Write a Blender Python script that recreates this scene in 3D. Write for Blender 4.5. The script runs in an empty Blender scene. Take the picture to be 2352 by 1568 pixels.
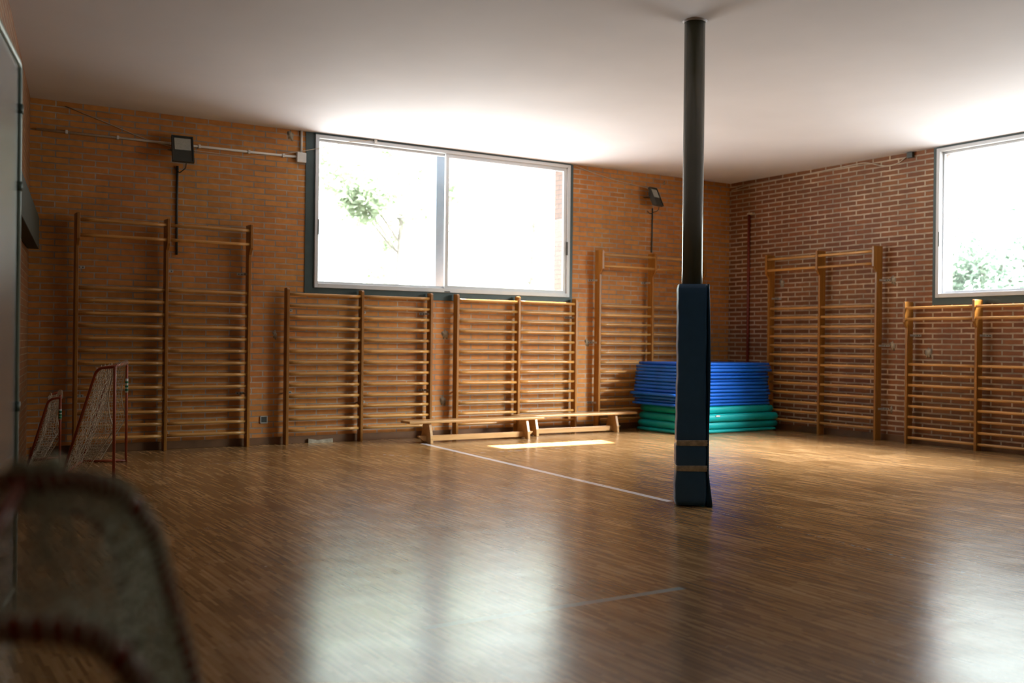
import bpy, bmesh, math, random
from mathutils import Vector, Matrix
from math import sin, cos, pi, radians

random.seed(7)
SC = bpy.context.scene
COL = SC.collection

# ------------------------------------------------------------------ camera
F_PX = 2363.67
CAM = Vector((-10.95146, -11.38234, 1.2))
yaw, pitch, roll = 0.5591743, 0.000145, 0.011023
fw = Vector((sin(yaw) * cos(pitch), cos(yaw) * cos(pitch), sin(pitch)))
rt = Vector((cos(yaw), -sin(yaw), 0))
up = rt.cross(fw)
r2 = rt * cos(roll) + up * sin(roll)
u2 = up * cos(roll) - rt * sin(roll)
cd = bpy.data.cameras.new('camera')
cam = bpy.data.objects.new('camera', cd)
COL.objects.link(cam)
m = Matrix((r2, u2, -fw)).transposed().to_4x4()
m.translation = CAM
cam.matrix_world = m
cd.sensor_width = 36.0
cd.lens = 36.0 * F_PX / 2352
cd.clip_start = 0.05
cd.clip_end = 300
cd.dof.use_dof = True
cd.dof.focus_distance = 7.6
cd.dof.aperture_fstop = 1.8
SC.camera = cam

# ------------------------------------------------------------------ world, sun, exposure
SKY = 25.0
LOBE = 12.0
w = bpy.data.worlds.new('world')
SC.world = w
w.use_nodes = True
nt = w.node_tree
nt.nodes.clear()
wo = nt.nodes.new('ShaderNodeOutputWorld')
bg = nt.nodes.new('ShaderNodeBackground')
tc = nt.nodes.new('ShaderNodeTexCoord')
sx = nt.nodes.new('ShaderNodeSeparateXYZ')
rp = nt.nodes.new('ShaderNodeValToRGB')
mr = nt.nodes.new('ShaderNodeMapRange')
mr.inputs['From Min'].default_value = -1
mr.inputs['From Max'].default_value = 1
nt.links.new(tc.outputs['Generated'], sx.inputs[0])
nt.links.new(sx.outputs['Z'], mr.inputs['Value'])
nt.links.new(mr.outputs[0], rp.inputs[0])
cr = rp.color_ramp
cr.elements[0].position = 0.0
cr.elements[0].color = (0.16, 0.155, 0.15, 1)       # pale yard below the horizon
cr.elements[1].position = 0.47
cr.elements[1].color = (1.0, 0.98, 0.96, 1)
for pos, c in ((0.30, (0.62, 0.60, 0.58, 1)), (0.51, (0.215, 0.228, 0.22, 1)), (0.66, (0.23, 0.245, 0.245, 1)), (0.79, (0.80, 0.76, 0.80, 1)), (1.0, (0.70, 0.72, 0.82, 1))):
    e = cr.elements.new(pos)
    e.color = c
# high sky colour dimmed, most towards the back wall, to weaken that window's light
az = nt.nodes.new('ShaderNodeMapRange')
az.inputs['From Min'].default_value = 0.0
az.inputs['From Max'].default_value = 0.75
az.inputs['To Min'].default_value = 0.25
az.inputs['To Max'].default_value = 0.8
hi = nt.nodes.new('ShaderNodeMapRange')
hi.interpolation_type = 'SMOOTHSTEP'
hi.inputs['From Min'].default_value = 0.22
hi.inputs['From Max'].default_value = 0.5
nt.links.new(sx.outputs['X'], az.inputs['Value'])
nt.links.new(sx.outputs['Z'], hi.inputs['Value'])
mxf = nt.nodes.new('ShaderNodeMix')
lowy = nt.nodes.new('ShaderNodeMapRange')      # low sky colour dimmed behind the viewer, to darken the far left
lowy.inputs['From Min'].default_value = -0.15
lowy.inputs['From Max'].default_value = 0.20
lowy.inputs['To Min'].default_value = 0.45
lowy.inputs['To Max'].default_value = 1.0
nt.links.new(sx.outputs['Y'], lowy.inputs['Value'])
nt.links.new(lowy.outputs[0], mxf.inputs[2])
nt.links.new(hi.outputs[0], mxf.inputs[0])
nt.links.new(az.outputs[0], mxf.inputs[3])
scl = nt.nodes.new('ShaderNodeVectorMath')
scl.operation = 'SCALE'
nt.links.new(rp.outputs[0], scl.inputs[0])
# bright spot added to the unseen sky to light the back wall and floor
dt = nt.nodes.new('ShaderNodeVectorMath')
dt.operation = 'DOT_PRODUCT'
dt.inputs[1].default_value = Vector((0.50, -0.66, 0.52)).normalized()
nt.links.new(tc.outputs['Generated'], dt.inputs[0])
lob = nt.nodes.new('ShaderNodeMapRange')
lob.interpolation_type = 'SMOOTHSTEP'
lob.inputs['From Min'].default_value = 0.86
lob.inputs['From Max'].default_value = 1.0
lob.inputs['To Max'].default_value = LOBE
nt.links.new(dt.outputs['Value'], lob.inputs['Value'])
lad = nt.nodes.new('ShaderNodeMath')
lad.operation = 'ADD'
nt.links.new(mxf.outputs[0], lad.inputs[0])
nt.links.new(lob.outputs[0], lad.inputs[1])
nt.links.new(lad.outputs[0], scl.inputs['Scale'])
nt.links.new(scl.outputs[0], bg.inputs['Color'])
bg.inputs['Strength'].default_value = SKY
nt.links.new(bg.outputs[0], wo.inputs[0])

sd = bpy.data.lights.new('sun', 'SUN')
sd.energy = 95.0
sd.angle = radians(1.2)
sd.color = (1.0, 0.93, 0.84)
sun = bpy.data.objects.new('sun', sd)
COL.objects.link(sun)
sun_dir = Vector((-0.22, -1.14, -1.815)).normalized()
sun.rotation_euler = sun_dir.to_track_quat('-Z', 'Y').to_euler()
sun.location = (-2, 6, 9)


def portal(name, loc, rot, sx_, sy_):
    ld = bpy.data.lights.new(name, 'AREA')
    ld.shape = 'RECTANGLE'
    ld.size, ld.size_y = sx_, sy_
    ld.cycles.is_portal = True
    o = bpy.data.objects.new(name, ld)
    COL.objects.link(o)
    o.location = loc
    o.rotation_euler = rot
    return o


H = 3.606
portal('portal_back', (-4.80, 0.42, 2.68), (radians(-90), 0, 0), 3.9, 2.0)
portal('portal_right', (0.42, -5.45, 2.68), (0, radians(90), 0), 2.0, 4.1)

SC.view_settings.view_transform = 'Standard'
SC.view_settings.look = 'None'
SC.view_settings.gamma = 1
SC.view_settings.use_curve_mapping = False
SC.view_settings.exposure = 0.14
SC.cycles.use_denoising = True
SC.cycles.denoiser = 'OPENIMAGEDENOISE'
SC.cycles.max_bounces = 9
SC.cycles.diffuse_bounces = 3
SC.cycles.glossy_bounces = 4
SC.cycles.transparent_max_bounces = 16
SC.cycles.sample_clamp_indirect = 6
SC.cycles.caustics_reflective = False
SC.cycles.caustics_refractive = False


# ------------------------------------------------------------------ helpers
def prop(o, label=None, cat=None, group=None, kind=None):
    for k, v in (('label', label), ('category', cat), ('group', group), ('kind', kind)):
        if v:
            o[k] = v
    return o


def empty(name, loc, rz=0, label=None, cat=None, group=None, kind=None):
    o = bpy.data.objects.new(name, None)
    o.empty_display_size = 0.1
    COL.objects.link(o)
    o.location = loc
    o.rotation_euler = (0, 0, rz)
    return prop(o, label, cat, group, kind)


class MB:
    def __init__(s):
        s.bm = bmesh.new()

    def box(s, x0, x1, y0, y1, z0, z1, mat=None):
        a = [(x0, y0, z0), (x1, y0, z0), (x1, y1, z0), (x0, y1, z0), (x0, y0, z1), (x1, y0, z1), (x1, y1, z1), (x0, y1, z1)]
        if mat is not None:
            a = [mat @ Vector(p) for p in a]
        v = [s.bm.verts.new(p) for p in a]
        for f in ((0, 3, 2, 1), (4, 5, 6, 7), (0, 1, 5, 4), (1, 2, 6, 5), (2, 3, 7, 6), (3, 0, 4, 7)):
            s.bm.faces.new([v[i] for i in f])
        return s

    def prism(s, poly, fn, a, b):
        """poly of 2D points, fn(u,v,t)->xyz, extruded from t=a to t=b"""
        n = len(poly)
        A = [s.bm.verts.new(fn(u, v, a)) for u, v in poly]
        B = [s.bm.verts.new(fn(u, v, b)) for u, v in poly]
        s.bm.faces.new(A[::-1])
        s.bm.faces.new(B)
        for i in range(n):
            j = (i + 1) % n
            s.bm.faces.new((A[i], A[j], B[j], B[i]))
        return s

    def tube(s, pts, r, n=10, cap=True, flat=None, closed=False):
        pts = [Vector(p) for p in pts]
        rings = []
        N = len(pts)
        prev = None
        for i, p in enumerate(pts):
            if closed:
                t = pts[(i + 1) % N] - pts[i - 1]
            elif i == 0:
                t = pts[1] - pts[0]
            elif i == N - 1:
                t = pts[-1] - pts[-2]
            else:
                t = (pts[i + 1] - p).normalized() + (p - pts[i - 1]).normalized()
            if t.length < 1e-9:
                t = Vector((0, 0, 1))
            t.normalize()
            if prev is None:
                ref = Vector((0, 0, 1)) if abs(t.z) < 0.9 else Vector((1, 0, 0))
                a = t.cross(ref).normalized()
            else:
                a = prev - t * prev.dot(t)
                if a.length < 1e-6:
                    a = t.orthogonal()
                a.normalize()
            prev = a
            b = t.cross(a)
            rr = r[i] if isinstance(r, (list, tuple)) else r
            fb = flat if flat else 1.0
            rings.append([s.bm.verts.new(p + a * rr * cos(2 * pi * k / n) + b * rr * fb * sin(2 * pi * k / n)) for k in range(n)])
        M = N if closed else N - 1
        for i in range(M):
            A, B = rings[i], rings[(i + 1) % N]
            for k in range(n):
                s.bm.faces.new((A[k], A[(k + 1) % n], B[(k + 1) % n], B[k]))
        if cap and not closed:
            s.bm.faces.new(rings[0][::-1])
            s.bm.faces.new(rings[-1])
        return s

    def build(s, name, mat, parent=None, smooth=False, bevel=0, seg=2, loc=None):
        bmesh.ops.recalc_face_normals(s.bm, faces=s.bm.faces[:])
        me = bpy.data.meshes.new(name)
        s.bm.to_mesh(me)
        s.bm.free()
        if smooth:
            for p in me.polygons:
                p.use_smooth = True
        me.materials.append(mat)
        o = bpy.data.objects.new(name, me)
        COL.objects.link(o)
        if parent is not None:
            o.parent = parent
        if loc:
            o.location = loc
        if bevel:
            b = o.modifiers.new('bevel', 'BEVEL')
            b.width = bevel
            b.segments = seg
            b.limit_method = 'ANGLE'
            b.angle_limit = radians(40)
        if smooth and bevel == 0:
            pass
        return o


def arc_path(pts, r=0.05, k=6):
    """round the corners of a polyline"""
    pts = [Vector(p) for p in pts]
    out = [pts[0]]
    for i in range(1, len(pts) - 1):
        p = pts[i]
        a = pts[i - 1] - p
        b = pts[i + 1] - p
        d = min(r, a.length * 0.45, b.length * 0.45)
        a = p + a.normalized() * d
        b = p + b.normalized() * d
        for j in range(k + 1):
            t = j / k
            out.append(a * (1 - t) ** 2 + p * 2 * t * (1 - t) + b * t * t)
    out.append(pts[-1])
    return out


# ------------------------------------------------------------------ materials
def new_mat(name):
    mt = bpy.data.materials.new(name)
    mt.use_nodes = True
    n = mt.node_tree
    b = n.nodes['Principled BSDF']
    return mt, n, b


def simple(name, col, rough=0.6, metal=0.0, noise=0.12, scale=8.0, spec=0.5, bump=0.0, coat=0.0):
    mt, n, b = new_mat(name)
    tcn = n.nodes.new('ShaderNodeTexCoord')
    nz = n.nodes.new('ShaderNodeTexNoise')
    nz.inputs['Scale'].default_value = scale
    nz.inputs['Detail'].default_value = 4
    n.links.new(tcn.outputs['Object'], nz.inputs['Vector'])
    rmp = n.nodes.new('ShaderNodeValToRGB')
    rmp.color_ramp.elements[0].position = 0.3
    rmp.color_ramp.elements[1].position = 0.7
    rmp.color_ramp.elements[0].color = tuple(c * (1 - noise) for c in col) + (1,)
    rmp.color_ramp.elements[1].color = tuple(min(1, c * (1 + noise)) for c in col) + (1,)
    n.links.new(nz.outputs['Fac'], rmp.inputs[0])
    n.links.new(rmp.outputs[0], b.inputs['Base Color'])
    b.inputs['Roughness'].default_value = rough
    b.inputs['Metallic'].default_value = metal
    b.inputs['Specular IOR Level'].default_value = spec
    if coat:
        b.inputs['Coat Weight'].default_value = coat
        b.inputs['Coat Roughness'].default_value = 0.1
    if bump:
        bp_ = n.nodes.new('ShaderNodeBump')
        bp_.inputs['Strength'].default_value = bump
        bp_.inputs['Distance'].default_value = 0.01
        n.links.new(nz.outputs['Fac'], bp_.inputs['Height'])
        n.links.new(bp_.outputs[0], b.inputs['Normal'])
    return mt


def wood(name, c1, c2, rough=0.38, axis='X', spec=0.5):
    mt, n, b = new_mat(name)
    tcn = n.nodes.new('ShaderNodeTexCoord')
    mp = n.nodes.new('ShaderNodeMapping')
    sc_ = {'X': (1.5, 30, 30), 'Z': (30, 30, 1.5)}[axis]
    mp.inputs['Scale'].default_value = sc_
    nz = n.nodes.new('ShaderNodeTexNoise')
    nz.inputs['Scale'].default_value = 2.0
    nz.inputs['Detail'].default_value = 6
    nz.inputs['Distortion'].default_value = 0.6
    oi = n.nodes.new('ShaderNodeObjectInfo')
    add = n.nodes.new('ShaderNodeVectorMath')
    add.operation = 'ADD'
    mul = n.nodes.new('ShaderNodeVectorMath')
    mul.operation = 'SCALE'
    cmb = n.nodes.new('ShaderNodeCombineXYZ')
    n.links.new(oi.outputs['Random'], cmb.inputs[0])
    n.links.new(oi.outputs['Random'], cmb.inputs[1])
    n.links.new(oi.outputs['Random'], cmb.inputs[2])
    n.links.new(cmb.outputs[0], mul.inputs[0])
    mul.inputs['Scale'].default_value = 40
    n.links.new(tcn.outputs['Object'], add.inputs[0])
    n.links.new(mul.outputs[0], add.inputs[1])
    n.links.new(add.outputs[0], mp.inputs['Vector'])
    n.links.new(mp.outputs[0], nz.inputs['Vector'])
    rmp = n.nodes.new('ShaderNodeValToRGB')
    rmp.color_ramp.elements[0].position = 0.3
    rmp.color_ramp.elements[1].position = 0.72
    rmp.color_ramp.elements[0].color = c1 + (1,)
    rmp.color_ramp.elements[1].color = c2 + (1,)
    n.links.new(nz.outputs['Fac'], rmp.inputs[0])
    hsv = n.nodes.new('ShaderNodeHueSaturation')
    vr = n.nodes.new('ShaderNodeMapRange')
    vr.inputs['To Min'].default_value = 0.82
    vr.inputs['To Max'].default_value = 1.15
    n.links.new(oi.outputs['Random'], vr.inputs['Value'])
    n.links.new(vr.outputs[0], hsv.inputs['Value'])
    n.links.new(rmp.outputs[0], hsv.inputs['Color'])
    n.links.new(hsv.outputs[0], b.inputs['Base Color'])
    b.inputs['Roughness'].default_value = rough
    b.inputs['Specular IOR Level'].default_value = spec
    return mt


def brick(name, plane, c1, c2, mortar, bw=0.258, rh=0.0645, ms=0.0065, shift=(0, 0), red=0.0):
    mt, n, b = new_mat(name)
    L = n.links.new
    tcn = n.nodes.new('ShaderNodeTexCoord')
    sp = n.nodes.new('ShaderNodeSeparateXYZ')
    L(tcn.outputs['Object'], sp.inputs[0])
    cb = n.nodes.new('ShaderNodeCombineXYZ')
    if plane == 'corner':          # both faces of a box: pick x or y by the face normal
        geo = n.nodes.new('ShaderNodeNewGeometry')
        sn = n.nodes.new('ShaderNodeSeparateXYZ')
        L(geo.outputs['True Normal'], sn.inputs[0])
        ab = n.nodes.new('ShaderNodeMath'); ab.operation = 'ABSOLUTE'
        L(sn.outputs['X'], ab.inputs[0])
        gt = n.nodes.new('ShaderNodeMath'); gt.operation = 'GREATER_THAN'
        L(ab.outputs[0], gt.inputs[0]); gt.inputs[1].default_value = 0.7
        mx = n.nodes.new('ShaderNodeMix')
        L(gt.outputs[0], mx.inputs[0])
        L(sp.outputs['X'], mx.inputs[2]); L(sp.outputs['Y'], mx.inputs[3])
        L(mx.outputs[0], cb.inputs[0])
    else:
        L(sp.outputs['X'], cb.inputs[0])
    L(sp.outputs['Z'], cb.inputs[1])
    off = n.nodes.new('ShaderNodeVectorMath'); off.operation = 'ADD'
    off.inputs[1].default_value = (shift[0] + 50 * bw, shift[1] + 20 * rh, 0)
    L(cb.outputs[0], off.inputs[0])
    # small wobble of the joints
    nzw = n.nodes.new('ShaderNodeTexNoise'); nzw.inputs['Scale'].default_value = 9
    L(tcn.outputs['Object'], nzw.inputs['Vector'])
    wsub = n.nodes.new('ShaderNodeVectorMath'); wsub.operation = 'SUBTRACT'
    wsub.inputs[1].default_value = (0.5, 0.5, 0.5)
    L(nzw.outputs['Color'], wsub.inputs[0])
    wsc = n.nodes.new('ShaderNodeVectorMath'); wsc.operation = 'SCALE'; wsc.inputs['Scale'].default_value = 0.010
    L(wsub.outputs[0], wsc.inputs[0])
    add = n.nodes.new('ShaderNodeVectorMath'); add.operation = 'ADD'
    L(off.outputs[0], add.inputs[0]); L(wsc.outputs[0], add.inputs[1])
    bt = n.nodes.new('ShaderNodeTexBrick')
    bt.offset = 0.5
    bt.squash = 1.0
    bt.inputs['Scale'].default_value = 1.0
    bt.inputs['Brick Width'].default_value = bw
    bt.inputs['Row Height'].default_value = rh
    bt.inputs['Mortar Size'].default_value = ms
    bt.inputs['Mortar Smooth'].default_value = 0.25
    bt.inputs['Bias'].default_value = -0.1
    bt.inputs['Color1'].default_value = c1 + (1,)
    bt.inputs['Color2'].default_value = c2 + (1,)
    L(add.outputs[0], bt.inputs['Vector'])
    # mortar colour patches
    nzm = n.nodes.new('ShaderNodeTexNoise'); nzm.inputs['Scale'].default_value = 2.3; nzm.inputs['Detail'].default_value = 5
    L(tcn.outputs['Object'], nzm.inputs['Vector'])
    rm = n.nodes.new('ShaderNodeValToRGB')
    rm.color_ramp.elements[0].position = 0.40; rm.color_ramp.elements[0].color = tuple(c * 0.8 for c in mortar) + (1,)
    rm.color_ramp.elements[1].position = 0.72; rm.color_ramp.elements[1].color = tuple(min(1, c * 1.55) for c in mortar) + (1,)
    L(nzm.outputs['Fac'], rm.inputs[0]); L(rm.outputs[0], bt.inputs['Mortar'])
    # wear on brick faces
    nz2 = n.nodes.new('ShaderNodeTexNoise'); nz2.inputs['Scale'].default_value = 14; nz2.inputs['Detail'].default_value = 6
    L(tcn.outputs['Object'], nz2.inputs['Vector'])
    mr2 = n.nodes.new('ShaderNodeMapRange'); mr2.inputs['To Min'].default_value = 0.72; mr2.inputs['To Max'].default_value = 1.28
    L(nz2.outputs['Fac'], mr2.inputs['Value'])
    nz3 = n.nodes.new('ShaderNodeTexNoise'); nz3.inputs['Scale'].default_value = 0.9; nz3.inputs['Detail'].default_value = 2
    L(tcn.outputs['Object'], nz3.inputs['Vector'])
    mr3 = n.nodes.new('ShaderNodeMapRange'); mr3.inputs['To Min'].default_value = 0.485; mr3.inputs['To Max'].default_value = 0.515
    L(nz3.outputs['Fac'], mr3.inputs['Value'])
    hs = n.nodes.new('ShaderNodeHueSaturation')
    L(bt.outputs['Color'], hs.inputs['Color']); L(mr2.outputs[0], hs.inputs['Value']); L(mr3.outputs[0], hs.inputs['Hue'])
    L(hs.outputs[0], b.inputs['Base Color'])
    b.inputs['Roughness'].default_value = 0.62
    b.inputs['Specular IOR Level'].default_value = 0.35
    bp_ = n.nodes.new('ShaderNodeBump'); bp_.inputs['Strength'].default_value = 0.6; bp_.inputs['Distance'].default_value = 0.006
    inv = n.nodes.new('ShaderNodeMath'); inv.operation = 'MULTIPLY_ADD'; inv.inputs[1].default_value = -1.0; inv.inputs[2].default_value = 1.0
    L(bt.outputs['Fac'], inv.inputs[0])
    ad2 = n.nodes.new('ShaderNodeMath'); ad2.operation = 'MULTIPLY_ADD'; ad2.inputs[1].default_value = 0.35
    L(nz2.outputs['Fac'], ad2.inputs[0]); L(inv.outputs[0], ad2.inputs[2])
    L(ad2.outputs[0], bp_.inputs['Height'])
    L(bp_.outputs[0], b.inputs['Normal'])
    return mt


def floor_material():
    mt, n, b = new_mat('parquet')
    L = n.links.new

    def math_(op, a, bb=None, c=None):
        nd = n.nodes.new('ShaderNodeMath')
        nd.operation = op
        for i, v in enumerate((a, bb, c)):
            if v is None:
                continue
            if isinstance(v, (int, float)):
                nd.inputs[i].default_value = v
            else:
                L(v, nd.inputs[i])
        return nd.outputs[0]

    def noise(vec, scale, detail=4, dist=0.0):
        nd = n.nodes.new('ShaderNodeTexNoise')
        nd.inputs['Scale'].default_value = scale
        nd.inputs['Detail'].default_value = detail
        nd.inputs['Distortion'].default_value = dist
        L(vec, nd.inputs['Vector'])
        return nd.outputs['Fac']

    def white(x, y=None):
        cb_ = n.nodes.new('ShaderNodeCombineXYZ')
        L(x, cb_.inputs[0])
        if y is not None:
            L(y, cb_.inputs[1])
        nd = n.nodes.new('ShaderNodeTexWhiteNoise')
        nd.noise_dimensions = '2D'
        L(cb_.outputs[0], nd.inputs['Vector'])
        return nd.outputs['Value']

    tcn = n.nodes.new('ShaderNodeTexCoord')
    obj = tcn.outputs['Object']
    sp = n.nodes.new('ShaderNodeSeparateXYZ')
    L(obj, sp.inputs[0])
    X, Y = sp.outputs['X'], sp.outputs['Y']
    # fingers 2.2 cm wide, 18 cm long, all running towards the back wall, laid as strips with a random stagger
    col = math_('FLOOR', math_('DIVIDE', X, 0.0150))
    stag = white(col)
    row = math_('FLOOR', math_('ADD', math_('DIVIDE', Y, 0.24), math_('MULTIPLY', stag, 0.9)))
    fing = white(col, row)
    # panels of fingers from one batch
    pc = math_('FLOOR', math_('DIVIDE', X, 0.30))
    prow = math_('FLOOR', math_('ADD', math_('DIVIDE', Y, 0.42), math_('MULTIPLY', white(pc), 1.0)))
    pan = white(prow, pc)
    grain_map = n.nodes.new('ShaderNodeMapping')
    grain_map.inputs['Scale'].default_value = (60, 3.0, 1)
    L(obj, grain_map.inputs['Vector'])
    gr = noise(grain_map.outputs[0], 2.0, 5, 0.4)
    big = noise(obj, 0.55, 3)
    v = math_('ADD', math_('MULTIPLY', fing, 0.42), math_('MULTIPLY', pan, 0.20))
    v = math_('ADD', v, math_('MULTIPLY', gr, 0.30))
    v = math_('ADD', v, math_('MULTIPLY', big, 0.10))
    rmp = n.nodes.new('ShaderNodeValToRGB')
    e = rmp.color_ramp
    e.elements[0].position = 0.15; e.elements[0].color = (0.14, 0.070, 0.024, 1)
    e.elements[1].position = 0.90; e.elements[1].color = (0.58, 0.37, 0.18, 1)
    for pos, c in ((0.42, (0.26, 0.142, 0.052, 1)), (0.66, (0.40, 0.235, 0.10, 1))):
        q = e.elements.new(pos); q.color = c
    L(v, rmp.inputs[0])
    colr = rmp.outputs[0]

    def mixc(fac, a, c):
        nd = n.nodes.new('ShaderNodeMix')
        nd.data_type = 'RGBA'
        L(fac, nd.inputs[0])
        L(a, nd.inputs[6])
        if isinstance(c, tuple):
            nd.inputs[7].default_value = c + (1,)
        else:
            L(c, nd.inputs[7])
        return nd.outputs[2]

    def seg(p0, p1, hw, wear=0.0, wscale=18.0, soft=0.0):
        dx, dy = p1[0] - p0[0], p1[1] - p0[1]
        Ln = math.hypot(dx, dy)
        ux, uy = dx / Ln, dy / Ln
        s = math_('MULTIPLY_ADD', X, ux, math_('MULTIPLY_ADD', Y, uy, -(p0[0] * ux + p0[1] * uy)))
        t = math_('MULTIPLY_ADD', X, -uy, math_('MULTIPLY_ADD', Y, ux, (p0[0] * uy - p0[1] * ux)))
        mk = math_('MULTIPLY', math_('GREATER_THAN', s, 0.0), math_('LESS_THAN', s, Ln))
        mk = math_('MULTIPLY', mk, math_('LESS_THAN', math_('ABSOLUTE', t), hw))
        if wear:
            mk = math_('MULTIPLY', mk, math_('GREATER_THAN', noise(obj, wscale, 5), wear))
        return mk
    lines = [
        (seg((-5.45, -0.641), (-5.775, -5.40), 0.033, 0.30), (0.72, 0.72, 0.76)),
        (seg((-5.801, -5.80), (-5.963, -7.60), 0.013, 0.50, 30), (0.045, 0.075, 0.10)),
        (seg((-5.801, -6.00), (-6.02, -8.20), 0.009, 0.58, 22), (0.30, 0.38, 0.42)),
        (seg((-8.97, -7.549), (-7.549, -7.549), 0.025, 0.30), (0.30, 0.36, 0.37)),
        (seg((-8.26, -1.49), (-7.60, -1.575), 0.011, 0.50, 25), (0.25, 0.25, 0.33)),
        (seg((-5.35, -1.82), (-4.15, -1.80), 0.012, 0.52, 14), (0.42, 0.42, 0.50)),
        (seg((-6.60, -1.10), (-6.15, -1.85), 0.012, 0.55, 14), (0.42, 0.42, 0.50)),
    ]
    for mk, c in lines:
        colr = mixc(mk, colr, c)
    # scuffs: thin curved pale scratches in a worn patch
    sn = noise(obj, 5.5, 2, 1.2)
    rid = math_('LESS_THAN', math_('ABSOLUTE', math_('SUBTRACT', sn, 0.5)), 0.0022)
    area = math_('GREATER_THAN', noise(obj, 1.1, 1), 0.60)
    area2 = math_('GREATER_THAN', noise(obj, 9.0, 3), 0.54)
    scf = math_('MULTIPLY', math_('MULTIPLY', rid, area), area2)
    colr = mixc(scf, colr, (0.60, 0.52, 0.42))
    L(colr, b.inputs['Base Color'])
    # seams + wavy varnish
    fx = math_('FRACT', math_('DIVIDE', X, 0.0150))
    sm = math_('LESS_THAN', fx, 0.06)
    hgt = math_('ADD', math_('MULTIPLY', sm, -0.35), math_('MULTIPLY', fing, 0.22))
    bp_ = n.nodes.new('ShaderNodeBump')
    bp_.inputs['Strength'].default_value = 0.10
    bp_.inputs['Distance'].default_value = 0.0005
    L(hgt, bp_.inputs['Height'])
    bp2 = n.nodes.new('ShaderNodeBump')
    bp2.inputs['Strength'].default_value = 0.10
    bp2.inputs['Distance'].default_value = 0.02
    L(noise(obj, 3.0, 3), bp2.inputs['Height'])
    L(bp_.outputs[0], bp2.inputs['Normal'])
    L(bp2.outputs[0], b.inputs['Normal'])
    rr = n.nodes.new('ShaderNodeMapRange')
    L(noise(obj, 4.0, 5), rr.inputs['Value'])
    rr.inputs['To Min'].default_value = 0.17
    rr.inputs['To Max'].default_value = 0.27
    L(rr.outputs[0], b.inputs['Roughness'])
    b.inputs['IOR'].default_value = 1.45
    b.inputs['Specular IOR Level'].default_value = 0.54
    return mt


M = {}
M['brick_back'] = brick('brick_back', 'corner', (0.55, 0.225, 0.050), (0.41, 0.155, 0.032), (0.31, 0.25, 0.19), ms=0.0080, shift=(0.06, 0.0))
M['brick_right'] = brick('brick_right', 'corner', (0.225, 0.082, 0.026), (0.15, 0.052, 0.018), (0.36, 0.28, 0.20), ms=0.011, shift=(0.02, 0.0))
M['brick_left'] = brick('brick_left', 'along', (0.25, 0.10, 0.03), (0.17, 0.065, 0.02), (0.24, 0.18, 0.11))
M['brick_front'] = brick('brick_front', 'corner', (0.12, 0.05, 0.02), (0.08, 0.035, 0.015), (0.10, 0.08, 0.06))
M['floor'] = floor_material()
M['ceiling'] = simple('ceiling_plaster', (0.665, 0.668, 0.715), 0.85, noise=0.03, scale=1.2, spec=0.2, bump=0.25)
M['wood_rung'] = wood('varnished_rung', (0.40, 0.19, 0.045), (0.62, 0.33, 0.095), 0.33, 'X')
M['wood_post'] = wood('varnished_post', (0.25, 0.098, 0.014), (0.37, 0.160, 0.027), 0.35, 'Z')
M['wood_bench'] = wood('bench_wood', (0.42, 0.23, 0.09), (0.60, 0.37, 0.16), 0.32, 'X')
M['alu'] = simple('white_aluminium', (0.58, 0.60, 0.62), 0.4, 0.0, 0.03)
M['darkpaint'] = simple('dark_green_paint', (0.030, 0.055, 0.055), 0.5, 0.0, 0.15)
M['black'] = simple('black_plastic', (0.040, 0.043, 0.036), 0.45)
M['postpaint'] = simple('dark_green_enamel', (0.085, 0.090, 0.060), 0.14, 0.0, 0.1, 3, 0.9)
M['pad'] = simple('navy_vinyl', (0.045, 0.145, 0.32), 0.42, 0.0, 0.1, 6, 0.5, bump=0.3)
M['pad_edge'] = simple('blue_vinyl_edge', (0.02, 0.075, 0.15), 0.35, 0.0, 0.1, 6, 0.5)
M['tape'] = simple('clear_tape', (0.52, 0.49, 0.41), 0.22, 0.0, 0.3, 30, 0.6, bump=0.4)
M['blue'] = simple('blue_mat_vinyl', (0.004, 0.100, 0.50), 0.40, 0.0, 0.12, 4, 0.35, bump=0.15)
M['green'] = simple('green_mat_vinyl', (0.0, 0.32, 0.32), 0.40, 0.0, 0.1, 4, 0.5, bump=0.15)
M['strap'] = simple('white_strap', (0.7, 0.72, 0.75), 0.6)
M['orange'] = simple('orange_red_tube', (0.36, 0.075, 0.030), 0.33, 0.0, 0.12, 10, 0.5)
M['net'] = simple('net_cord', (0.66, 0.60, 0.48), 0.8, 0.0, 0.1)
M['netpale'] = simple('net_cord_grey', (0.78, 0.80, 0.64), 0.8, 0.0, 0.1)
M['sticker'] = simple('white_sticker', (0.70, 0.74, 0.70), 0.5)
M['sticker_green'] = simple('green_print', (0.02, 0.22, 0.12), 0.5)
M['conduit'] = simple('white_pvc', (0.62, 0.60, 0.56), 0.5, 0.0, 0.06)
M['cable'] = simple('pale_cable', (0.50, 0.42, 0.32), 0.6)
M['redpipe'] = simple('dark_red_paint', (0.16, 0.022, 0.012), 0.45)
M['steel'] = simple('zinc_bracket', (0.42, 0.42, 0.39), 0.45, 0.2, 0.1)
M['lens'] = simple('lamp_glass', (0.42, 0.43, 0.38), 0.25, 0.0, 0.1, 60, 0.5)
M['baseboard'] = simple('brown_skirting', (0.14, 0.065, 0.025), 0.45, 0.0, 0.25, 5)
M['panel'] = simple('grey_laminate', (0.20, 0.195, 0.19), 0.22, 0.0, 0.04, 2, 0.5)
M['panelframe'] = simple('sage_tube', (0.22, 0.32, 0.28), 0.35, 0.0, 0.06)
M['joint'] = simple('dark_green_joint', (0.05, 0.10, 0.08), 0.5)
M['beam'] = simple('dark_olive_board', (0.045, 0.047, 0.032), 0.7, 0.0, 0.1, 8, 0.15)
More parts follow.
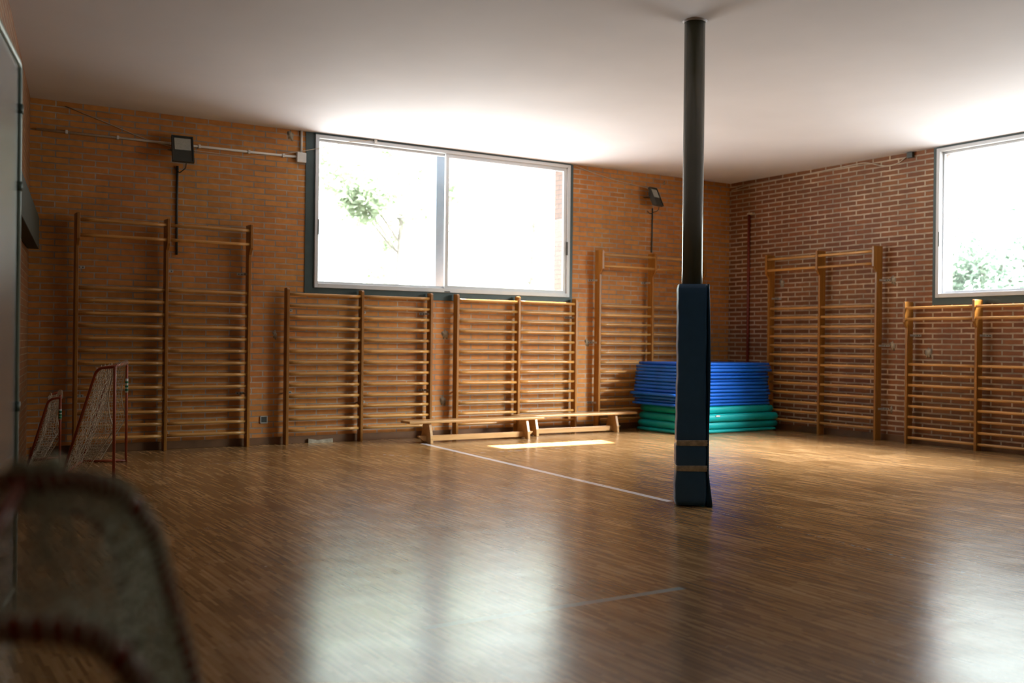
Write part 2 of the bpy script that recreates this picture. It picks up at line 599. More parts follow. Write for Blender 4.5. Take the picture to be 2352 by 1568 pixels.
M['bark'] = simple('bark', (0.15, 0.145, 0.135), 0.9, 0.0, 0.2, 12)
M['leaf1'] = simple('pale_leaf', (0.27, 0.32, 0.25), 0.6, 0.0, 0.35, 1.5)
M['leaf2'] = simple('blue_green_leaf', (0.22, 0.29, 0.245), 0.6, 0.0, 0.4, 1.5)
for k_, tr_ in (('leaf1', (0.34, 0.42, 0.29, 1)), ('leaf2', (0.24, 0.32, 0.26, 1))):
    n_ = M[k_].node_tree
    tl_ = n_.nodes.new('ShaderNodeBsdfTranslucent')
    tl_.inputs[0].default_value = tr_
    mx_ = n_.nodes.new('ShaderNodeMixShader')
    mx_.inputs[0].default_value = 0.5
    n_.links.new(n_.nodes['Principled BSDF'].outputs[0], mx_.inputs[1])
    n_.links.new(tl_.outputs[0], mx_.inputs[2])
    n_.links.new(mx_.outputs[0], n_.nodes['Material Output'].inputs[0])
M['fin'] = simple('blue_grey_render', (0.26, 0.33, 0.42), 0.7, 0.0, 0.05)
M['plaster'] = simple('rough_mortar_patch', (0.34, 0.30, 0.23), 0.9, 0.0, 0.3, 20, bump=0.6)

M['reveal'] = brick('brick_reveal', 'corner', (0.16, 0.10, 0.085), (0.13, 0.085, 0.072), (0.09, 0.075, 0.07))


def glass_mat():
    mt = bpy.data.materials.new('window_glass')
    mt.use_nodes = True
    n = mt.node_tree
    n.nodes.clear()
    out = n.nodes.new('ShaderNodeOutputMaterial')
    tr = n.nodes.new('ShaderNodeBsdfTransparent')
    tr.inputs[0].default_value = (0.95, 0.97, 0.96, 1)
    gl = n.nodes.new('ShaderNodeBsdfGlossy')
    gl.inputs['Roughness'].default_value = 0.02
    fr = n.nodes.new('ShaderNodeFresnel')
    fr.inputs['IOR'].default_value = 1.3
    mx = n.nodes.new('ShaderNodeMixShader')
    geo = n.nodes.new('ShaderNodeNewGeometry')
    front = n.nodes.new('ShaderNodeMath'); front.operation = 'MULTIPLY_ADD'
    front.inputs[1].default_value = -1.0; front.inputs[2].default_value = 1.0
    n.links.new(geo.outputs['Backfacing'], front.inputs[0])
    mu = n.nodes.new('ShaderNodeMath'); mu.operation = 'MULTIPLY'
    n.links.new(fr.outputs[0], mu.inputs[0]); n.links.new(front.outputs[0], mu.inputs[1])
    n.links.new(mu.outputs[0], mx.inputs[0])
    n.links.new(tr.outputs[0], mx.inputs[1])
    n.links.new(gl.outputs[0], mx.inputs[2])
    n.links.new(mx.outputs[0], out.inputs[0])
    return mt


M['glass'] = glass_mat()

# ------------------------------------------------------------------ setting
TH = 0.36                                # wall thickness
W1 = (-6.62, -2.92, 1.76)                # back window opening x0, x1, sill
W2 = (-7.25, -3.50, 1.74)                # right window opening y0, y1, sill
YF = -19.0                               # wall behind the camera
LW0, LW1 = Vector((-9.583, 0.023, 0)), Vector((-9.583 - 0.1662 * 14.4, 0.023 - 14.4, 0))

prop(MB().box(-14.0, 0.0, YF, 0.0, -0.12, 0).build('floor', M['floor']), 'glossy brown strip parquet floor with worn court lines', 'floor', kind='structure')
prop(MB().box(-14.0, TH, YF - 0.2, TH, H, H + 0.25).build('ceiling', M['ceiling']), 'flat off-white plaster ceiling', 'ceiling', kind='structure')
b = MB()
b.box(-9.60, W1[0], 0, TH, 0, H)
b.box(W1[1], 0, 0, TH, 0, H)
b.box(W1[0], W1[1], 0, TH, 0, W1[2])
b.box(0, TH, 0, TH, 0, H)
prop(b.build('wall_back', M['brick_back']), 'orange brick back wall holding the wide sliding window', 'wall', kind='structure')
b = MB()
b.box(0, TH, W2[1], 0, 0, H)
b.box(0, TH, YF, W2[0], 0, H)
b.box(0, TH, W2[0], W2[1], 0, W2[2])
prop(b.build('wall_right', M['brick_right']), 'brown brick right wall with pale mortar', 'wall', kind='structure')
# left wall stands slightly askew
b = MB()
d = (LW1 - LW0).normalized()
nrm = Vector((-d.y, d.x, 0))
if nrm.x > 0:
    nrm = -nrm
lw = b.box(0, 19.4, 0, 0.3, 0, H)
lo = lw.build('wall_left', M['brick_left'])
lo.matrix_world = Matrix((Vector((d.x, d.y, 0)), nrm, Vector((0, 0, 1)))).transposed().to_4x4()
lo.location = LW0
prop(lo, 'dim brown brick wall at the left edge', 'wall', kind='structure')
prop(MB().box(-14.0, TH, YF - 0.2, YF, 0, H).build('wall_front', M['brick_front']), 'brick wall behind the viewer', 'wall', kind='structure')

# slab added outside the back window to trim the sun patch indoors
prop(MB().box(-4.93, 1.0, TH, 0.70, H + 0.02, H + 0.25).box(-10, -4.93, TH, 0.70, H + 0.02, H + 0.25).build('sun_blocker_low', M['plaster']), kind='structure')

prop(MB().box(-10, -4.35, TH, 1.95, 4.45, 4.62).build('sun_blocker_high', M['plaster']), kind='structure')   # unseen slab added to block the sun from the left floor
# darker brick linings over the reveals, toned down against the bright daylight
prop(MB().box(W1[1] - 0.012, W1[1], 0.09, TH, W1[2], H).build('trim_3', M['reveal']), kind='structure')
prop(MB().box(0.09, TH, W2[1] - 0.012, W2[1], W2[2], H).build('trim_4', M['reveal']), kind='structure')
# skirting
prop(MB().box(-9.55, -0.02, -0.015, 0, 0, 0.085).build('baseboard_back', M['baseboard'], bevel=0.003), kind='structure')
prop(MB().box(-0.015, 0, YF + 0.02, -0.02, 0, 0.085).build('baseboard_right', M['baseboard'], bevel=0.003), kind='structure')


def rect_ring(x0, x1, z0, z1, t, y0, y1, tb=None, tt=None):
    tb = tb or t
    tt = tt or t
    b = MB()
    b.box(x0, x0 + t, y0, y1, z0, z1)
    b.box(x1 - t, x1, y0, y1, z0, z1)
    b.box(x0 + t, x1 - t, y0, y1, z0, z0 + tb)
    b.box(x0 + t, x1 - t, y0, y1, z1 - tt, z1)
    return b


def window(name, label, origin, rz, W, z0, dark_l, dark_b, mull, side_l, side_r):
    """local x along wall (0..W opening), y<0 towards the room"""
    root = empty(name, origin, rz, label, 'window', None, 'structure')
    zt = H - 0.003
    b = MB()
    b.box(-dark_l + 0.0, 0.07, -0.012, 0.02, z0 - dark_b, zt)
    b.box(W - 0.045, W + 0.035, -0.012, 0.02, z0 - dark_b, zt)
    b.box(0.07, W - 0.045, -0.012, 0.02, z0 - dark_b, z0 + 0.06)
    b.build('surround', M['darkpaint'], root)
    rect_ring(0.055, W - 0.025, z0 + 0.045, H - 0.022, 0.045, -0.035, 0.075, 0.05, 0.04).build('frame', M['alu'], root, bevel=0.003)
    MB().box(0.05, W - 0.02, -0.030, 0.05, H - 0.022, H - 0.004).build('head_track', M['darkpaint'], root)
    fx0, fx1, fz0, fz1 = 0.10, W - 0.07, z0 + 0.095, H - 0.062
    s1 = rect_ring(fx0, mull + 0.035, fz0, fz1, 0.022, 0.03, 0.06, 0.03, 0.03).build('sash', M['alu'], root, bevel=0.002)
    MB().box(fx0 + 0.02, mull + 0.015, 0.043, 0.048, fz0 + 0.02, fz1 - 0.02).build('pane', M['glass'], s1)
    s2 = rect_ring(mull - 0.035, fx1, fz0, fz1, 0.05, -0.012, 0.018, 0.04, 0.05).build('sash', M['alu'], root, bevel=0.002)
    MB().box(mull + 0.01, fx1 - 0.03, 0.001, 0.006, fz0 + 0.03, fz1 - 0.03).build('pane', M['glass'], s2)
    hz = z0 + 0.75
    MB().box(fx0 - 0.012, fx0 + 0.004, -0.038, -0.02, hz - 0.09, hz + 0.09).build('handle', M['black'], root, bevel=0.002)
    MB().box(fx1 - 0.006, fx1 + 0.012, -0.038, -0.013, hz - 0.14, hz + 0.04).build('handle', M['black'], root, bevel=0.002)
    MB().box(mull - 0.05, mull + 0.03, -0.036, -0.03, z0 + 0.048, z0 + 0.062).build('catch', M['black'], root)
    return root


window('window_1', 'wide two-pane sliding window in the back wall', (W1[0], 0, 0), 0, W1[1] - W1[0], W1[2], 0.055, 0.055, 1.815, 1, 1)
window('window_2', 'sliding window in the right wall cut by the photo edge', (0, W2[1], 0), radians(-90), W2[1] - W2[0], W2[2], 0.0, 0.04, 1.87, 1, 1)

# blue grey pier standing outside the back window
prop(MB().box(-4.765, -4.60, 0.38, 0.62, 0.0, H).build('outdoor_pier', M['fin']), 'blurry blue-grey pier outside, left of the window mullion', 'pier')


# ------------------------------------------------------------------ wall bars
def post_profile(kind):
    # (depth from wall, z) outline
    if kind == 'tall':
        return [(0.045, 0), (0.155, 0), (0.155, 2.13), (0.215, 2.20), (0.215, 2.455), (0.205, 2.463), (0.045, 2.463)]
    if kind == 'low':
        return [(0.045, 0), (0.150, 0), (0.150, 1.765), (0.135, 1.785), (0.045, 1.785)]
    return [(0.045, 0), (0.155, 0), (0.155, 1.42), (0.205, 1.49), (0.205, 1.735), (0.195, 1.743), (0.045, 1.743)]


def wall_bars(kind, origin, rz, label, group, bay=0.92, brs=()):
    root = empty('wall_bars', origin, rz, label, 'wall bars', group)
    tk = 0.032
    for i in range(3):
        x = i * bay
        MB().prism(post_profile(kind), lambda u, v, t: (t, -u, v), -tk / 2, tk / 2).build('post', M['wood_post'], root, bevel=0.004, loc=(x, 0, 0))
    if kind == 'tall':
        rz_ = [(2.395, 0.19), (2.240, 0.19)] + [(1.705 - 0.1291 * k, 0.125) for k in range(13)]
    elif kind == 'low':
        rz_ = [(1.712 - 0.1293 * k, 0.120) for k in range(13)]
    else:
        rz_ = [(1.665, 0.18), (1.53, 0.18)] + [(0.975 - 0.1283 * k, 0.125) for k in range(8)]
    L = bay - tk + 0.01
    rung = None
    for z, dy in rz_:
        for i in range(2):
            if rung is None:
                bm = MB()
                n = 7
                pts = [(-L / 2 + L * k / (n - 1), 0, 0) for k in range(n)]
                bm.tube(pts, 0.0128, 14, flat=1.32)
                rung = bm.build('rung', M['wood_rung'], root, smooth=True)
                o = rung
            else:
                o = rung.copy()
                COL.objects.link(o)
                o.parent = root
            o.location = (bay * (i + 0.5), -dy, z + random.uniform(-0.002, 0.002))
            o.rotation_euler = (random.uniform(-0.1, 0.1), random.uniform(-0.002, 0.002), 0)
    for (i, side, z) in brs:
        x = i * bay
        b = MB()
        s = side
        x0, x1 = sorted((x + s * tk / 2, x + s * 0.10))
        b.box(x0, x1, -0.004, 0.0, z - 0.014, z + 0.014)
        x0, x1 = sorted((x + s * tk / 2, x + s * (tk / 2 + 0.004)))
        b.box(x0, x1, -0.105, 0.0, z - 0.012, z + 0.012)
        br = b.build('bracket', M['steel'], root, loc=None)
        for hx in (0.045, 0.08):
            a0, a1 = sorted((x + s * (hx - 0.007), x + s * (hx + 0.007)))
            MB().box(a0, a1, -0.007, -0.003, z - 0.006, z + 0.006).build('screw', M['black'], br)
    return root


G1, G2 = 'wooden wall bars around the gym walls', None
wall_bars('tall', (-9.155, 0, 0), 0, 'tall wooden wall bars at the dark left end of the wall, behind the goals', G1, 0.895,
          [(0, 1, 1.92), (1, 1, 1.92), (2, -1, 1.92), (0, 1, 0.59), (2, -1, 0.59)])
wall_bars('low', (-6.915, 0, 0), 0, 'low wooden wall bars under the left half of the back window', G1, 0.915,
          [(0, 1, 1.53), (1, 1, 1.53), (2, -1, 1.53), (0, 1, 0.59), (1, 1, 0.46), (2, -1, 0.59)])
wall_bars('low', (-4.715, 0, 0), 0, 'low wooden wall bars under the right half of the back window', G1, 0.908,
          [(0, 1, 1.53), (1, 1, 1.53), (2, -1, 1.53), (0, 1, 0.56), (2, -1, 0.56)])
wall_bars('tall', (-2.515, 0, 0), 0, 'tall wooden wall bars on the back wall between window and blue mats', G1, 0.928,
          [(0, -1, 2.05), (0, -1, 1.20), (0, -1, 0.38), (1, -1, 2.05), (0, 1, 0.32)])
wall_bars('tall', (0, -0.955, 0), radians(-90), 'tall wooden wall bars on the right wall beside the mat stack', G1, 0.915,
          [(0, 1, 1.85), (2, 1, 2.03), (2, 1, 1.20), (2, 1, 0.40), (1, 1, 0.40)])
wall_bars('short', (0, -3.245, 0), radians(-90), 'low wooden wall bars under the right wall window', G1, 0.935,
          [(0, 1, 1.33), (1, 1, 1.33)])

# rough mortar patches where fixings were set into the bricks
def patch(x, y, z, s, face, label):
    bm = MB()
    n = 22
    c = bm.bm.verts.new((0, 0, -0.003))
    ring = []
    for k in range(n):
        a = 2 * pi * k / n
        r = s * (0.72 + 0.16 * sin(2 * a + s * 90) + 0.12 * sin(5 * a + s * 40) + 0.14 * random.random())
        ring.append(bm.bm.verts.new((r * 0.6 * cos(a), r * sin(a), 0)))
    for k in range(n):
        bm.bm.faces.new((c, ring[k], ring[(k + 1) % n]))
    bm.bm.faces.new(ring[::-1])
    o = bm.build('mortar_patch', M['plaster'], None, smooth=True)
    o.rotation_euler = (radians(-90), 0, 0) if face == 'b' else (radians(-90), 0, radians(-90))
    o.location = (x, y, z)
    # local z -> +y (into wall), local -z towards the room
    return prop(o, label, 'mortar patch', 'rough mortar patches on the brick')


patch(0.0, -2.93, 2.03, 0.075, 'r', 'upper grey mortar patch beside the tall bars on the right wall')
patch(0.0, -2.93, 1.20, 0.075, 'r', 'middle grey mortar patch beside the tall bars on the right wall')
patch(0.0, -2.92, 0.40, 0.05, 'r', 'lowest small mortar patch beside the tall bars on the right wall')
patch(0.0, -1.06, 2.07, 0.08, 'r', 'pale mortar patch behind the top left of the right wall bars')
patch(0.0, -3.45, 1.12, 0.09, 'r', 'mortar patch behind the low bars under the right window')
patch(-2.62, 0.0, 1.20, 0.07, 'b', 'mortar patch left of the tall bars near the mats')
patch(-4.82, 0.0, 1.28, 0.085, 'b', 'mortar patch between the two low wall bars, upper')
patch(-4.84, 0.0, 0.45, 0.08, 'b', 'mortar patch between the two low wall bars, lower')
patch(-6.86, 0.0, 3.54, 0.075, 'b', 'pale plaster smear at the ceiling beside the junction box')
patch(-1.28, 0.0, 3.50, 0.035, 'b', 'small white smear above the right floodlight')
patch(-7.02, 0.0, 1.25, 0.06, 'b', 'dark mortar patch left of the left low wall bars')

# ------------------------------------------------------------------ benches
def bench(x0, x1, lx0, lx1, yc, label):
    root = empty('gym_bench', ((x0 + x1) / 2, yc, 0), 0, label, 'bench', 'low wooden gym benches')
    cx = (x0 + x1) / 2
    MB().box(x0 - cx, x1 - cx, -0.12, 0.12, 0.237, 0.268).build('seat', M['wood_bench'], root, bevel=0.008, seg=3)
    for lx in (lx0, lx1):
        prof = [(-0.125, 0), (-0.06, 0.0), (-0.05, 0.012), (0.05, 0.012), (0.06, 0), (0.125, 0), (0.118, 0.09), (0.075, 0.237), (-0.075, 0.237), (-0.118, 0.09)]
        MB().prism(prof, lambda u, v, t: (t, u, v), lx - cx - 0.018, lx - cx + 0.018).build('leg', M['wood_bench'], root, bevel=0.004)
    a, bb = lx0 - cx - 0.12, lx1 - cx + 0.12
    prof = [(a, 0.075), (a + 0.07, 0.022), (bb - 0.07, 0.022), (bb, 0.075), (bb, 0.085), (a, 0.085)]
    MB().prism(prof, lambda u, v, t: (u, t, v), -0.022, 0.022).build('stretcher', M['wood_bench'], root, bevel=0.003)
    return root


bench(-5.66, -3.79, -5.37, -4.02, -0.605, 'left wooden gym bench, its right end in front of the other bench')
bench(-3.98, -2.10, -3.72, -2.43, -0.345, 'right wooden gym bench, nearer the mats and closer to the wall')

# ------------------------------------------------------------------ mats
ORD = ['topmost', 'second from the top', 'third from the top', 'fourth from the top', 'fifth from the top', 'sixth from the top', 'seventh from the top',
       'eighth from the top', 'ninth from the top', 'tenth from the top', 'eleventh from the top', 'twelfth from the top', 'lowest blue one']


def slab(x0, x1, y0, y1, t, amp, rad, seed, nx=16, ny=10, fall=0.0):
    """a soft slab with rounded edges, bottom at z=0"""
    rnd = random.Random(seed)
    ph = [rnd.uniform(0, 6.28) for _ in range(4)]
    bm = MB()
    top, bot = [], []
    mid1, mid2 = {}, {}

    def zoff(u, v):
        return amp * (sin(3.1 * u + ph[0]) * 0.5 + sin(2.3 * v + ph[1]) * 0.5)
    grid = {}
    lay = [(0.0, rad), (0.14, rad * 0.35), (0.5, 0.0), (0.86, rad * 0.35), (1.0, rad)]
    # stacked rings around the border plus top and bottom grids
    for li, (fz, ins) in enumerate(lay):
        for i in range(nx + 1):
            for j in range(ny + 1):
                if li not in (0, 4) and 0 < i < nx and 0 < j < ny:
                    continue
                u, v = i / nx, j / ny
                x = x0 + ins + (x1 - x0 - 2 * ins) * u
                y = y0 + ins + (y1 - y0 - 2 * ins) * v
                z = t * fz
                if li == 4:
                    z += zoff(u, v) + (0 if 0 < i < nx and 0 < j < ny else -0.1 * rad)
                elif li:
                    z += zoff(u, v) * fz
                grid[li, i, j] = bm.bm.verts.new((x, y, z))
    for i in range(nx):
        for j in range(ny):
            bm.bm.faces.new([grid[4, a, c] for a, c in ((i, j), (i + 1, j), (i + 1, j + 1), (i, j + 1))])
            bm.bm.faces.new([grid[0, a, c] for a, c in ((i, j + 1), (i + 1, j + 1), (i + 1, j), (i, j))])
    border = [(i, 0) for i in range(nx)] + [(nx, j) for j in range(ny)] + [(i, ny) for i in range(nx, 0, -1)] + [(0, j) for j in range(ny, 0, -1)]
    for li in range(4):
        for k in range(len(border)):
            p, q = border[k], border[(k + 1) % len(border)]
            bm.bm.faces.new((grid[(li,) + p], grid[(li,) + q], grid[(li + 1,) + q], grid[(li + 1,) + p]))
    return bm


zg = 0.003
green_labels = ['lowest thin green mat lying on the floor under the stack', 'thick green mat, second up from the floor',
                'thick green mat, third up from the floor', 'uppermost thick green mat, right under the blue mats']
for k, (t, x1, fr) in enumerate(((0.055, -0.20, -1.17), (0.100, -0.17, -1.17), (0.105, -0.19, -1.20), (0.105, -0.235, -1.15))):
    o = slab(-1.93 + 0.02 * k, x1, fr, -0.24, t - 0.004, 0.004, 0.030, 50 + k).build('gym_mat', M['green'], None, smooth=True)
    o.location = (0, 0, zg)
    prop(o, green_labels[k], 'gym mat', 'green gym mats in the stack')
    if k == 2:
        MB().box(-1.36, -1.29, fr - 0.006, fr + 0.012, 0.070, 0.088).build('label_tag', M['conduit'], o)
    zg += t
N = 13
ths = [random.uniform(0.040, 0.049) for _ in range(N)]
sc_ = (0.955 - zg) / sum(ths)
zb = zg
xs = [(-2.01, -0.29), (-1.97, -0.30), (-2.0, -0.31), (-2.05, -0.29), (-1.985, -0.31), (-1.98, -0.31), (-1.965, -0.33), (-1.98, -0.30), (-1.965, -0.32), (-1.96, -0.31), (-1.945, -0.26), (-1.95, -0.28), (-1.90, -0.285)]
for k in range(N):
    t = ths[k] * sc_
    xa, xb = xs[k]
    dy = random.uniform(-0.022, 0.018)
    o = slab(xa, xb, -1.13 + dy, -0.235, t - 0.007, 0.003, 0.010, 80 + k).build('gym_mat', M['blue'], None, smooth=True)
    o.location = (0, 0, zb)
    prop(o, ('blue gym mat, ' + ORD[N - 1 - k] + ' of the corner stack'), 'gym mat', 'thin blue gym mats in the stack')
    if k in (3, 5, 9, 11):
        xh = xa + 0.06
        MB().tube(arc_path([(xh, -1.125 + dy, t * 0.6), (xh, -1.155 + dy, t * 0.5), (xh + 0.10, -1.155 + dy, t * 0.5), (xh + 0.10, -1.125 + dy, t * 0.6)], 0.02, 4), 0.006, 6, flat=2.0).build('carry_strap', M['strap'], o)
    zb += t

# ------------------------------------------------------------------ padded column
PX, PY = -5.74, -5.58
ang = math.atan2(CAM.y - PY, CAM.x - PX) + pi / 2 + radians(5)     # local -y faces the viewer
col = empty('padded_column', (PX, PY, 0), ang, 'dark green steel column wrapped below in a navy blue pad', 'column')
bm = MB()
bm.tube([(0, 0, 0.0), (0, 0, H - 0.012)], 0.0775, 48)
bm.build('steel_post', M['postpaint'], col, smooth=False)
for p in col.children[0].data.polygons:
    p.use_smooth = len(p.vertices) == 4
# ceiling collar of filler
bm = MB()
bm.tube([(0, 0, H - 0.012), (0, 0, H - 0.001)], [0.082, 0.092], 40)
bm.build('ceiling_collar', M['ceiling'], col)


def pad_mesh():
    bm = MB()
    rings = []
    nz_ = 46
    hw, hd = 0.103, 0.100
    for k in range(nz_ + 1):
        z = 0.008 + 1.632 * k / nz_
        wob = 0.003 * sin(z * 5.1) + 0.0015 * sin(z * 17)
        pinch = 0.006 * (math.exp(-((z - 0.47) / 0.03) ** 2) + math.exp(-((z - 0.28) / 0.03) ** 2))
        taper = 0.010 * (1 - z / 1.64)
        a, c = hw + wob - pinch + taper, hd + wob * 0.7 - pinch + taper
        if k in (0, nz_):
            a -= 0.006; c -= 0.006
        ring = []
        r = 0.022
        for (sx_, sy_, a0) in ((1, -1, -90), (1, 1, 0), (-1, 1, 90), (-1, -1, 180)):
            for j in range(5):
                t = radians(a0 + 90 * j / 4)
                jx = 0.0015 * sin(z * 43 + sx_ * 2) if sx_ < 0 else 0
                ring.append(bm.bm.verts.new((sx_ * (a - r) + r * cos(t) + jx, sy_ * (c - r) + r * sin(t), z)))
        rings.append(ring)
    n = len(rings[0])
    for A, B in zip(rings, rings[1:]):
        for i in range(n):
            bm.bm.faces.new((A[i], A[(i + 1) % n], B[(i + 1) % n], B[i]))
    bm.bm.faces.new(rings[0][::-1])
    bm.bm.faces.new(rings[-1])
    return bm


pad = pad_mesh().build('pad', M['pad'], col, smooth=True)
# loose flap folded round the right edge, flaring open near the floor
bm = MB()
fl = []
for k in range(41):
    z = 0.004 + 1.636 * k / 40
    if z > 1.64:
        z = 1.64
    taper = 0.010 * (1 - z / 1.64)
    base = 0.104 + taper
    flare = 0.028 * max(0.0, 1 - z / 0.24) ** 1.0
    mid = 0.010 * sin(pi * min(1, max(0, (z - 0.55) / 1.05)))
    x = base + 0.004 + flare + mid
    y0 = -0.100 - taper - 0.016 * max(0, 1 - z / 0.22)
    fl.append((x, z, y0))
vs = []
for x, z, y0 in fl:
    row = []
    inn = 0.104 + 0.010 * (1 - z / 1.64) - x
    for (ox, y) in ((0.012, 0.085), (0.013, 0.0), (0.014, y0 * 0.6), (0.012, y0 + 0.006), (0.006, y0), (-0.002, y0 + 0.002), (-0.003, y0 + 0.022), (inn * 0.8, y0 + 0.024), (inn, y0 * 0.5), (inn, 0.0), (inn, 0.085)):
        row.append(bm.bm.verts.new((x + ox, y, z)))
    vs.append(row)
for A, B in zip(vs, vs[1:]):
    for i in range(len(A) - 1):
        bm.bm.faces.new((A[i], A[i + 1], B[i + 1], B[i]))
    bm.bm.faces.new((A[-1], A[0], B[0], B[-1]))
bm.bm.faces.new(vs[0][::-1])
bm.bm.faces.new(vs[-1])
prop(bm.build('flap', M['pad_edge'], pad, smooth=True), 'brighter blue loose flap')
for zt_ in (0.468, 0.280):
    bm = MB()
    rings = []
    for k, (dz, g) in enumerate(((-0.021, 0.001), (-0.019, 0.0045), (-0.008, 0.003), (0.0, 0.0055), (0.010, 0.003), (0.018, 0.005), (0.021, 0.001))):
        ring = []
        a, c, r = 0.103 + g + 0.002, 0.103 + g + 0.003, 0.024
        for (sx_, sy_, a0) in ((1, -1, -90), (1, 1, 0), (-1, 1, 90), (-1, -1, 180)):
            for j in range(6):
                t = radians(a0 + 90 * j / 5)
                ax = a + (0.018 if sx_ > 0 else 0.002)
                ring.append(bm.bm.verts.new((sx_ * (ax - r) + r * cos(t), sy_ * (c - r) + r * sin(t), zt_ + dz + 0.004 * sin(sx_ * 2 + sy_) * (1 if dz > 0 else 0.3))))
        rings.append(ring)
    n = len(rings[0])
    for A, B in zip(rings, rings[1:]):
        for i in range(n):
            bm.bm.faces.new((A[i], A[(i + 1) % n], B[(i + 1) % n], B[i]))
    prop(bm.build('tape_band', M['tape'], pad, smooth=True), 'crinkled clear packing tape')

# ------------------------------------------------------------------ floodlights and wiring on the walls
def floodlight(loc, yaw_, tilt, w_, h_, label):
    root = empty('floodlight', loc, 0, label, 'floodlight', 'square black floodlights on the back wall')
    R_ = Matrix.Rotation(yaw_, 4, 'Z') @ Matrix.Rotation(tilt, 4, 'X')
    c = Vector((0, -0.17, 0))
    T = Matrix.Translation(c) @ R_
    b = MB()
    b.box(-w_ / 2, w_ / 2, 0.0, 0.028, -h_ / 2, h_ / 2, T)
    b.box(-w_ / 2 + 0.02, w_ / 2 - 0.02, 0.028, 0.055, -h_ / 2 + 0.02, h_ / 2 - 0.05, T)
    for k in range(7):
        x = -w_ / 2 + 0.03 + k * (w_ - 0.06) / 6
        b.box(x - 0.002, x + 0.002, 0.05, 0.068, -h_ / 2 + 0.03, h_ / 2 - 0.06, T)
    body = b.build('housing', M['black'], root, bevel=0.003)
    b = rect_ring(-w_ / 2, w_ / 2, -h_ * 0.5, h_ * 0.5, 0.012, -0.012, 0.001)
    for v in b.bm.verts:
        v.co = T @ v.co
    b.build('rim', M['black'], root)
    MB().box(-w_ / 2 + 0.028, w_ / 2 - 0.028, -0.006, -0.0005, -h_ * 0.05, h_ / 2 - 0.03, T).build('lens', M['lens'], root)
    # U bracket to the wall
    b = MB()
    s = w_ / 2 + 0.008
    p = [T @ Vector((-s, 0.03, 0)), Vector((-s * 0.95, -0.02, 0.0)), Vector((-s * 0.6, -0.006, 0.0)), Vector((s * 0.6, -0.006, 0)), Vector((s * 0.95, -0.02, 0)), T @ Vector((s, 0.03, 0))]
    b.tube(p, 0.010, 6, flat=0.5)
    b.build('bracket', M['black'], root)
    pb = T @ Vector((w_ * 0.15, 0.03, -h_ / 2))
    MB().tube(arc_path([pb, pb + Vector((0.0, 0.02, -0.05)), Vector((0.0, -0.04, -h_ / 2 - 0.09)), Vector((-0.03, -0.012, -h_ / 2 - 0.05))], 0.05, 5), 0.0055, 8).build('lead', M['black'], root, smooth=True)
    return root


floodlight((-8.115, 0, 3.222), radians(-3), radians(-17), 0.225, 0.30, 'black floodlight left of the back window with its grey lens up')
floodlight((-1.565, 0, 3.262), radians(20), radians(-24), 0.205, 0.28, 'black floodlight right of the back window, turned towards the column')
prop(MB().tube([(-8.130, -0.014, 3.06), (-8.133, -0.014, 2.6), (-8.128, -0.014, 2.10)], 0.013, 8).build('power_cable', M['black'], smooth=True),
     'black cable down the wall under the left floodlight', 'cable')
b = MB().tube([(-1.50, -0.012, 3.12), (-1.503, -0.012, 2.8), (-1.51, -0.012, 2.49)], 0.010, 8)
prop(b.build('power_cable', M['black'], smooth=True), 'black cable down the wall under the right floodlight', 'cable')

cd_ = empty('electrical_conduit', (-8.15, -0.002, 3.295), 0, 'white plastic conduit along the upper back wall, ending in a box', 'conduit')
b = MB().tube([(-1.38, -0.014, -0.002), (-0.02, -0.014, 0.0), (1.37, -0.014, 0.002)], 0.013, 10)
b.build('pipe', M['conduit'], cd_, smooth=True)
for x in (-1.1, -0.6, 0.25, 0.8, 1.2):
    MB().box(x - 0.012, x + 0.012, -0.032, 0, -0.019, 0.019).build('clip', M['conduit'], cd_, bevel=0.002)
MB().box(1.355, 1.465, -0.05, 0, -0.06, 0.055).build('junction_box', M['conduit'], cd_, bevel=0.006)
MB().tube([(1.415, -0.014, 0.055), (1.415, -0.014, H - 3.295)], 0.013, 10).build('pipe', M['conduit'], cd_, smooth=True)

prop(MB().tube(arc_path([(-9.26, -0.01, 3.56), (-8.86, -0.01, 3.44), (-8.48, -0.01, 3.315), (-8.22, -0.012, 3.262), (-7.95, -0.012, 3.245), (-7.4, -0.012, 3.235), (-6.95, -0.012, 3.315), (-6.60, -0.045, 3.40), (-6.15, -0.05, 3.54), (-5.85, -0.045, 3.595)], 0.1, 4), 0.004, 6).build('slack_cord', M['cable'], smooth=True),
     'thin pale cord sagging across the upper back wall to the window top', 'cord')
prop(MB().box(-5.835, -5.80, -0.06, -0.04, 3.56, H).build('cord_hook', M['conduit'], bevel=0.003), 'small white cord clip above the left window pane', 'clip')
prop(MB().tube(arc_path([(-2.90, -0.01, 3.60), (-2.55, -0.01, 3.52), (-2.2, -0.01, 3.46), (-1.85, -0.01, 3.425), (-1.62, -0.02, 3.40), (-1.58, -0.05, 3.37)], 0.1, 4), 0.005, 6).build('slack_cord', M['cable'], smooth=True),
     'thin cord from the window top to the right floodlight', 'cord')
prop(MB().tube(arc_path([(-0.01, -0.05, 3.50), (-0.01, -0.35, 3.53), (-0.01, -1.0, 3.54), (-0.01, -1.9, 3.56), (-0.01, -2.5, 3.575), (-0.01, -2.75, 3.49), (-0.01, -2.95, 3.47), (-0.015, -3.15, 3.57)], 0.1, 4), 0.006, 6).build('slack_cord', M['cable'], smooth=True),
     'thin cord under the ceiling on the right wall', 'cord')
prop(MB().box(-0.045, 0, -3.22, -3.14, 3.53, 3.60).build('wire_box', M['black'], bevel=0.004), 'small black box near the right window top', 'box')

